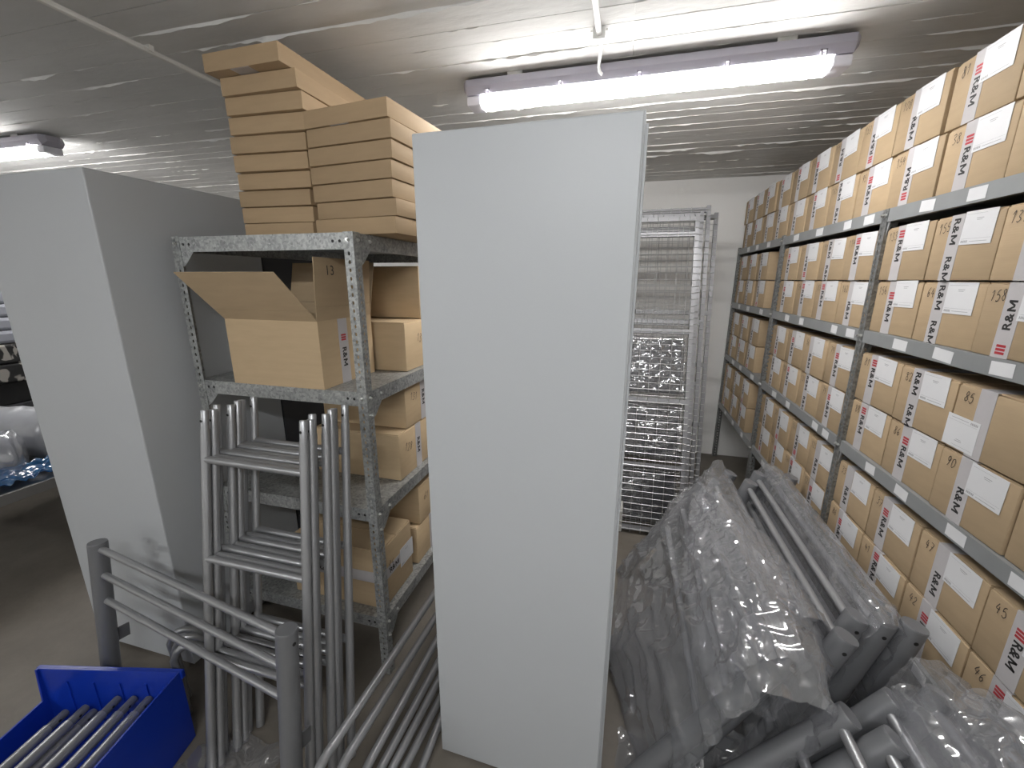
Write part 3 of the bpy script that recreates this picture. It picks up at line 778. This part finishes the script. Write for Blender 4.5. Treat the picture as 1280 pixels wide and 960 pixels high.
def tilt(xt, lean, h=H_, pad=.045, top=.04, low=.0):
    """outline of a leaning railing seen end-on"""
    a = R(lean); s, c = math.sin(a), math.cos(a); f = (xt-h*s, 0)
    def P(al, ac): return (f[0]+al*s+ac*c, max(.004, al*c-ac*s))
    return [P(low, -pad), P(h*.5, -pad*.95), P(h+top*.4, -pad*.8), P(h+top, 0), P(h+top*.4, pad*.8), P(h*.5, pad*.95), P(low, pad)]
# the big bag over two leaning railings
B = [(2.16, [(.20, .004), (.30, .30), (.44, .60), (.50, .645), (.54, .62), (.46, .30), (.36, .004)]),
     (2.0, [(.055, .004), (.20, .30), (.40, .585), (.47, .655), (.545, .63), (.47, .30), (.36, .004)]),
     (1.75, [(.045, .004), (.12, .26), (.36, .56), (.46, .645), (.55, .62), (.46, .30), (.34, .004)]),
     (1.45, [(.05, .004), (.10, .25), (.34, .56), (.45, .65), (.55, .63), (.46, .30), (.32, .004)]),
     (1.2, [(.11, .004), (.16, .28), (.35, .58), (.45, .655), (.55, .63), (.45, .30), (.30, .004)]),
     (1.0, [(.17, .02), (.20, .30), (.34, .575), (.44, .65), (.54, .62), (.44, .30), (.30, .02)]),
     (.90, [(.19, .10), (.22, .28), (.34, .53), (.42, .60), (.50, .58), (.43, .30), (.33, .10)])]
bag('plastic_bag', 'big clear crinkled plastic bag draped over railings beside the tall grey cabinet', 'plastic bag', B, amp=.030, seed=2, fs=5.5)
bag('plastic_bag', 'slim clear plastic bag around a railing next to the right-hand cartons', 'plastic bag',
    [(2.16, tilt(.735, 15.5, pad=.035, top=.02)), (2.1, tilt(.738, 15.5, pad=.05)), (1.6, tilt(.738, 15.5, pad=.042, top=.03)), (1.2, tilt(.738, 15.5, pad=.048)), (1.13, tilt(.738, 15.5, pad=.04, top=.02))], amp=.012, seed=4, fs=10)
bag('plastic_bag', 'small clear plastic bag hanging over a post end in the middle of the pile', 'plastic bag',
    [(1.42, tilt(.557, 22.5, pad=.036, top=.014, low=.40)), (1.25, tilt(.560, 22.5, pad=.046, top=.03, low=.38)), (1.12, tilt(.560, 22.5, pad=.05, top=.035, low=.36))], nr=48, ns=40, amp=.012, seed=6, fs=13)
bag('plastic_bag', 'clear plastic bag around the near railings at the bottom right corner', 'plastic bag',
    [(1.05, tilt(.768, 23, pad=.045, top=.04)), (.95, tilt(.775, 22, pad=.06, top=.05)), (.6, tilt(.775, 22, pad=.055)), (.1, tilt(.775, 22, pad=.05))], amp=.015, seed=9, fs=9)
bag('plastic_bag', 'clear plastic bag pressed against the lowest numbered cartons', 'plastic bag',
    [(.97, tilt(.812, 15, pad=.03, top=.03)), (.9, tilt(.815, 15, pad=.038, top=.05)), (.5, tilt(.815, 15, pad=.036)), (.1, tilt(.815, 15, pad=.036))], amp=.008, seed=12, fs=9)
bag('plastic_bag', 'clear plastic bag between the two pierced post ends', 'plastic bag',
    [(1.02, tilt(.735, 30, pad=.03, top=.0, low=.3)), (.93, tilt(.735, 30, pad=.045, top=.03, low=.28)), (.4, tilt(.735, 30, pad=.045, low=.25))], nr=56, ns=60, amp=.014, seed=15, fs=11)
def sheet(name, label, x0, x1, y0, y1, zf, seed, amp=.04, n=60, m='film'):
    loops = []
    for i in range(n+1):
        row = []
        for j in range(n+1):
            u, v = i/n, j/n; x = x0+(x1-x0)*u; y = y0+(y1-y0)*v
            x += noise.noise(Vector((u*3, v*3, seed)))*.05; y += noise.noise(Vector((u*3, v*3, seed+9)))*.05
            q = Vector((x, y, seed))*14
            z = zf(u, v)+abs(noise.noise(q))*amp+abs(noise.noise(q*2.4))*amp*.4
            row.append((x, y, max(.003, z)))
        loops.append(row)
    b = MB(); b.quadstrip(loops, closed=False)
    return tag(b.build(name, m, None, 'all'), label, 'plastic film')
sheet('plastic_film', 'crumpled clear plastic film on the floor at the foot of the tall cabinet', .07, .30, .74, 1.17, lambda u, v: .015+.20*max(0, 1-abs(u-.2)*2.2)*(1-v)*.8, 3)
sheet('plastic_film', 'crumpled clear plastic film lying on the floor beside the blue bin', -1.30, -.98, .42, .82, lambda u, v: .004+.02*u, 5, .03)
bag('plastic_bag', 'crumpled clear bag with a gathered neck lying on top of the big bag', 'plastic bag',
    [(1.86, [(.36, .60), (.375, .64), (.40, .655), (.42, .64), (.41, .60)]), (1.80, [(.37, .56), (.37, .63), (.40, .66), (.43, .64), (.42, .57)]), (1.74, [(.33, .50), (.34, .62), (.41, .69), (.46, .66), (.45, .52)]), (1.5, [(.29, .44), (.31, .58), (.42, .68), (.50, .65), (.44, .46)]),
     (1.2, [(.28, .42), (.31, .58), (.42, .685), (.52, .66), (.44, .44)]), (.98, [(.30, .44), (.33, .57), (.42, .655), (.50, .63), (.44, .46)])], nr=120, ns=140, amp=.020, seed=33, fs=9)
# torn bag hem lying at the near end of the big bag
sheet('plastic_film', 'loose folded hem of clear film under the near end of the big bag', .20, .46, .98, 1.10, lambda u, v: .07+.12*v+.02*u, 8, .02, 40)

# ------------------------------------------------------------------ bent handrails between rack and cabinet
GH = 'bent handrails between rack and cabinet'
RODS = [((410, 941), (531, 760), -.690), ((437, 941), (544, 772), -.665), ((465, 947), (545, 802), -.640), ((480, 953), (546, 831), -.615),
        ((492, 957), (547, 852), -.588), ((506, 960), (548, 877), -.560), ((527, 960), (549, 904), -.530)]
ho = ['topmost', 'second from the top', 'third from the top', 'fourth from the top', 'third from the bottom', 'second from the bottom', 'lowest']
for k, (a, b, X) in enumerate(RODS):
    pa = at(*a, 0, X); pb = at(*b, 0, X); d = (pb-pa)/(pb.y-pa.y)
    far = pa+d*(1.95-pa.y); r = .013; near = pa.copy()
    if far.z < .02: far = pa+d*((.02-pa.z)/d.z if d.z < 0 else 1)
    pts = [far]; rad = min(.085, max(.03, near.z*.6)); dn2 = d.normalized()
    # bend downwards at the near end
    c0 = near; ctr = c0+Vector((0, 0, -rad)); 
    for i in range(0, 8):
        an = math.pi/2*i/7; pts.append(c0+(-dn2)*rad*math.sin(an)+Vector((0, 0, -rad*(1-math.cos(an)))))
    e = pts[-1]; pts.append(Vector((e.x, e.y, .004)))
    o = thing('bent_handrail', f'grey bent handrail tube beside the tall cabinet, {ho[k]} of seven', 'handrail', (e.x, e.y, 0), group=GH)
    q = MB().tube([p-Vector((e.x, e.y, 0)) for p in pts], r, 12); q.build('bent_tube', 'tube', o, True)
    MB().tube([far-Vector((e.x, e.y, 0)), far-Vector((e.x, e.y, 0))+Vector((0, .003, 0))], r*.98, 12).build('end_plug', 'black', o)

# ------------------------------------------------------------------ blue bin with tubes
bc = at(242.7, 919.8, 2, 0); zr = .285
bt = thing('storage_bin', 'blue plastic storage bin full of grey tubes at the lower left', 'bin', (bc.x+.008, bc.y, 0), (0, 0, R(13.4)))
BWD = .485; BL = .62; th = .006; zl = .165
b = MB(); b.box((-BWD, -BL, .004), (0, 0, .012)); b.build('bottom', 'blue', bt)
b = MB(); b.box((-BWD, -th, .012), (0, 0, zr)); b.build('end_wall', 'blue', bt)
b = MB(); b.box((-BWD, -BL, .012), (0, -BL+th, zl*.8)); b.build('end_wall', 'blue', bt)
def sidewall(x0, x1, prof):
    b = MB(); n = len(prof); b.v = [Vector((x0, y, z)) for y, z in prof]+[Vector((x1, y, z)) for y, z in prof]
    b.f = [tuple(reversed(range(n))), tuple(range(n, 2*n))]+[(k, (k+1) % n, n+(k+1) % n, n+k) for k in range(n)]
    return b.build('side_wall', 'blue', bt)
sidewall(-th, 0, [(-BL+th, .012), (-th, .012), (-th, zr), (-BL+th, zr)])
sidewall(-BWD, -BWD+th, [(-BL+th, .012), (-th, .012), (-th, zr), (-.012, zr), (-.020, zl), (-BL+th, zl*.9)])
rim = MB(); rim.box((-BWD-.006, -.004, zr-.03), (.006, .010, zr)); rim.build('rim', 'blue', bt, bevel=.003)
for k in range(5): MB().box((-BWD+.09+k*.09, -th-.004, .06), (-BWD+.096+k*.09, -th, zr-.05)).build('rib', 'blue', bt)
MB().box((-.001, -.30, zr*.2), (.006, -.29, zr*.75)).build('rib', 'blue', bt)
GT = 'tubes in the blue bin'
TU = [((83, 890), 0), ((108, 884), 1), ((118, 889), 0), ((148, 873), 1), ((168, 873), 1), ((187, 873), 1)]
to = ['leftmost', 'second from the left', 'third from the left', 'third from the right', 'second from the right', 'rightmost']
for k, (p, lv) in enumerate(TU):
    hh = .155+.02*lv if k != 2 else .14; e = at(*p, 2, hh)
    ln = .56
    t = thing('metal_tube', f'grey metal tube with a dark spigot end in the blue bin, {to[k]}', 'tube', (e.x, e.y, e.z), (R(-2), 0, R(12.6+k*.4)), GT)
    MB().tube([(0, -.055, 0), (0, -ln, 0)], .0155, 14).build('tube_body', 'tube', t, True)
    MB().tube([(0, 0, 0), (0, -.004, 0), (0, -.056, 0)], [.0115, .013, .013], 14).build('spigot', 'post', t, True)
    MB().tube([(.0125, -.03, .002), (.0135, -.03, .002)], .004, 8).build('pin_hole', 'black', t)

# bent hooks between railing and cabinet
GK = 'bent tubes behind the low railing'
for k, (px, py, hgt) in enumerate(((222, 775, .27), (232, 770, .29), (240, 766, .32))):
    f = at(px+6, 858-k*4, 2, 0); f.y = min(f.y, .93); x = f.x
    pts = [Vector((0, 0, .004)), Vector((-.005, 0, hgt*.6))]
    for i in range(7):
        a = math.pi*i/6; pts.append(Vector((-.01+.045*(1-math.cos(a)), .01*i, hgt*.75+.05*math.sin(a))))
    pts.append(Vector((.085, .065, hgt*.45)))
    t = thing('bent_hook', f'short bent grey tube behind the low railing, {["left", "middle", "right"][k]} one', 'hook', (x+.05*k, f.y-.045*k, 0), group=GK)
    MB().tube(pts, .0125, 10).build('bent_tube', 'tube', t, True)
    MB().tube([pts[-1], pts[-1]+Vector((.001, .001, -.012))], .0132, 10).build('end_sleeve', 'bolt', t)

# ------------------------------------------------------------------ mesh panels at the back
GM = 'mesh panels leaning at the back'
def mesh_panel(label, xr, y0, ytop, W, H, bars_, xtop=0., seed=0):
    t = thing('mesh_panel', label, 'mesh panel', (xr, y0, 0), group=GM)
    L = math.hypot(H, ytop-y0); a = math.asin((ytop-y0)/H)
    def P(x, s, n=0): # x from right edge (negative), s along height, n forward offset
        return Vector((x+xtop*s/H, s*math.sin(a)-n*math.cos(a), s*math.cos(a)+n*math.sin(a)+.004))
    def bar(x0, x1, s0, s1, th, n0=-.012, name='bar', m='meshframe'):
        b = MB(); ps = [P(x0, s0, n0), P(x1, s0, n0), P(x1, s1, n0), P(x0, s1, n0), P(x0, s0, n0+th), P(x1, s0, n0+th), P(x1, s1, n0+th), P(x0, s1, n0+th)]
        b.v = ps; b.f = [(0,1,2,3), (7,6,5,4), (0,4,5,1), (1,5,6,2), (2,6,7,3), (3,7,4,0)]
        return b.build(name, m, t)
    bar(-.024, 0, 0, H, .024, name='frame_upright'); bar(-W, -W+.024, 0, H, .024, name='frame_upright')
    for s in bars_: bar(-W+.024, -.024, s, s+.028, .022, name='crossbar')
    q = MB(); rw = .0016
    k = 0; x = -.055
    while x > -W+.03: q.tube([P(x, .01, .013), P(x, H-.01, .013)], rw, 4, False); x -= .062
    s = .03
    while s < H-.02: q.tube([P(-.005, s, .0155), P(-W+.005, s, .0155)], rw, 4, False); s += .040
    g = q.build('wire_grid', 'wire', t); return t
mesh_panel('front mesh panel with four cross bars leaning at the back of the aisle', .425, 2.43, 2.92, .80, 1.99, (.02, .42, .83, 1.26, 1.86, 1.955), -.02)
mesh_panel('second mesh panel, just behind the front one at the back of the aisle', .462, 2.53, 3.02, .80, 2.02, (.05, .46, .87, 1.30, 1.90, 1.985), -.02)
mesh_panel('third mesh panel leaning behind the second one', .506, 2.63, 3.10, .80, 2.06, (.10, .55, .90, 1.30, 2.02), -.015)
mesh_panel('rearmost mesh panel, its right edge standing proud of the others', .560, 2.76, 3.22, .80, 2.03, (.10, .60, 1.0, 1.35, 1.99), .0)
# film-wrapped parcels between the first two panels
for k, (s0, s1) in enumerate(((.07, .40), (.47, .81), (.88, 1.23))):
    a = math.asin(.49/1.99); hb = (s1-s0)
    secs = []
    for x, sc in ((.385, .9), (.35, 1), (-.05, 1), (-.34, 1), (-.37, .9)):
        def Q(s, n): return (2.452+s*math.sin(a)+n*math.cos(a), s*math.cos(a)-n*math.sin(a)+.01)
        secs.append((x, [Q(s0, 0), Q((s0+s1)/2, -.004), Q(s1, 0), Q(s1, .055), Q((s0+s1)/2, .058), Q(s0, .055)]))
    # loft along x: reuse bag() with axes swapped afterwards
    o = bag('film_parcel', f'dark film-wrapped parcel behind the front mesh panel, {["lowest", "middle", "topmost"][k]}', 'parcel', secs, nr=56, ns=70, amp=.007, seed=20+k, fs=26, m='film2', group='film-wrapped parcels behind the mesh', zmin=.02)
    for v in o.data.vertices: v.co = Vector((v.co.y, v.co.x, v.co.z))
    q = MB(); q.v = [Vector(p) for p in [(-.36, *Q(s0+.02, .01)), (.375, *Q(s0+.02, .01)), (.375, *Q(s1-.02, .01)), (-.36, *Q(s1-.02, .01)), (-.36, *Q(s0+.02, .045)), (.375, *Q(s0+.02, .045)), (.375, *Q(s1-.02, .045)), (-.36, *Q(s1-.02, .045))]]
    q.f = [(0,1,2,3), (7,6,5,4), (0,4,5,1), (1,5,6,2), (2,6,7,3), (3,7,4,0)]
    q.build('contents', 'cabdark', o)

# ------------------------------------------------------------------ far left: table with wrapped rolls
TZ = .50; tx = -2.93
t = thing('work_table', 'low dark steel table with wrapped rolls at the far left', 'table', (tx, .75, 0))
MB().box((-.95, 0, TZ-.04), (0, 1.7, TZ)).build('table_top', 'cabdark', t)
MB().box((-.002, 0, TZ-.05), (.018, 1.7, TZ+.004)).build('edge_rail', 'tablesteel', t, bevel=.002)
for x in (-.9, -.05):
    for y in (.05, 1.6): MB().box((x, y, 0), (x+.04, y+.04, TZ-.04)).build('leg', 'tablesteel', t)
def roll(name, label, c, ax, L, r, m, seed, cat='roll'):
    b = MB(); loops = []; ax = Vector(ax).normalized(); u = ax.cross(Vector((0,0,1))).normalized(); w_ = u.cross(ax); n = 40
    for i in range(31):
        s = i/30; rr = r*(1 if .06 < s < .94 else .80 if .02 < s < .98 else .5)
        p = Vector(c)+ax*(s-.5)*L
        loops.append([p+(u*math.cos(2*math.pi*k/n)+w_*math.sin(2*math.pi*k/n))*(rr+abs(noise.noise(Vector((s*9, k*.35, seed))))*.02) for k in range(n)])
    b0 = b.quadstrip(loops); b.f.append(tuple(b0+k for k in reversed(range(n)))); e = b0+30*n; b.f.append(tuple(e+k for k in range(n)))
    return tag(b.build(name, m, None, 'all'), label, cat)
ra = at(20, 530, 0, -3.35); rbp = at(2, 585, 0, -3.05)
o = roll('wrapped_roll', 'large pale roll wrapped in clear film on the far left table', (-3.45, ra.y+.02, TZ+.165), (1, .25, 0), .75, .145, 'filmroll', 3)
roll('roll_core', 'x', (-3.45, ra.y+.02, TZ+.165), (1, .25, 0), .70, .115, 'rollgrey', 4).parent = o
o['label'] = 'large pale roll wrapped in clear film on the far left table'
o2 = roll('wrapped_roll', 'dark roll end in clear film in front of the pale roll, far left', (-3.20, rbp.y-.10, TZ+.135), (.5, 1, 0), .5, .12, 'film', 6)
roll('roll_core', 'x', (-3.20, rbp.y-.10, TZ+.135), (.5, 1, 0), .47, .095, 'rollgrey', 7).parent = o2
for q in bpy.data.objects:
    if q.name.startswith('roll_core'):
        for k in ('label', 'category'):
            if k in q: del q[k]
tag(sheet('blue_sheet', 'x', -3.03, -2.95, 1.02, 1.60, lambda u, v: TZ+.02+.06*(1-u), 31, .05, 40, 'bluefilm'), 'crumpled blue plastic sheet on the far left table edge', 'plastic sheet')
# stacked goods behind the table
sx = -3.95
t = thing('storage_shelf', 'dark shelf behind the far left table carrying printed and grey packs', 'shelf', (sx, .8, 0))
MB().box((-.45, 0, .68), (.02, 1.8, .715)).build('board', 'cabdark', t)
for y in (.02, .9, 1.74): MB().box((-.43, y, 0), (-.38, y+.05, 1.9)).build('upright', 'cabdark', t); 
tag(MB().box((sx-.42, .85, .717), (sx, 1.62, .862)).build('storage_carton', 'brown', None, bevel=.004), 'plain brown carton on the dark shelf behind the far left table', 'carton')
tag(MB().box((sx-.42, 1.66, .717), (sx-.02, 2.3, .862)).build('black_case', 'black', None, bevel=.006), 'black case beside the brown carton on the far left shelf', 'case')
for k in range(2):
    tag(MB().box((sx-.42, .85, .865+k*.128), (sx+.01, 2.25-.1*k, .990+k*.128)).build('printed_pack', 'fabricbw', None, bevel=.012), f'black and white patterned pack on the far left shelf, {["lower", "upper"][k]} one', 'pack', 'patterned packs on the far left shelf')
for k in range(5):
    tag(MB().box((sx-.40, .85, 1.123+k*.086), (sx+.0-.01*k, 2.2, 1.207+k*.086)).build('grey_pad', 'rollgrey', None, bevel=.02), f'soft grey pad stacked on the far left shelf, {["lowest", "second from below", "middle", "second from above", "topmost"][k]}', 'pad', 'grey pads on the far left shelf')
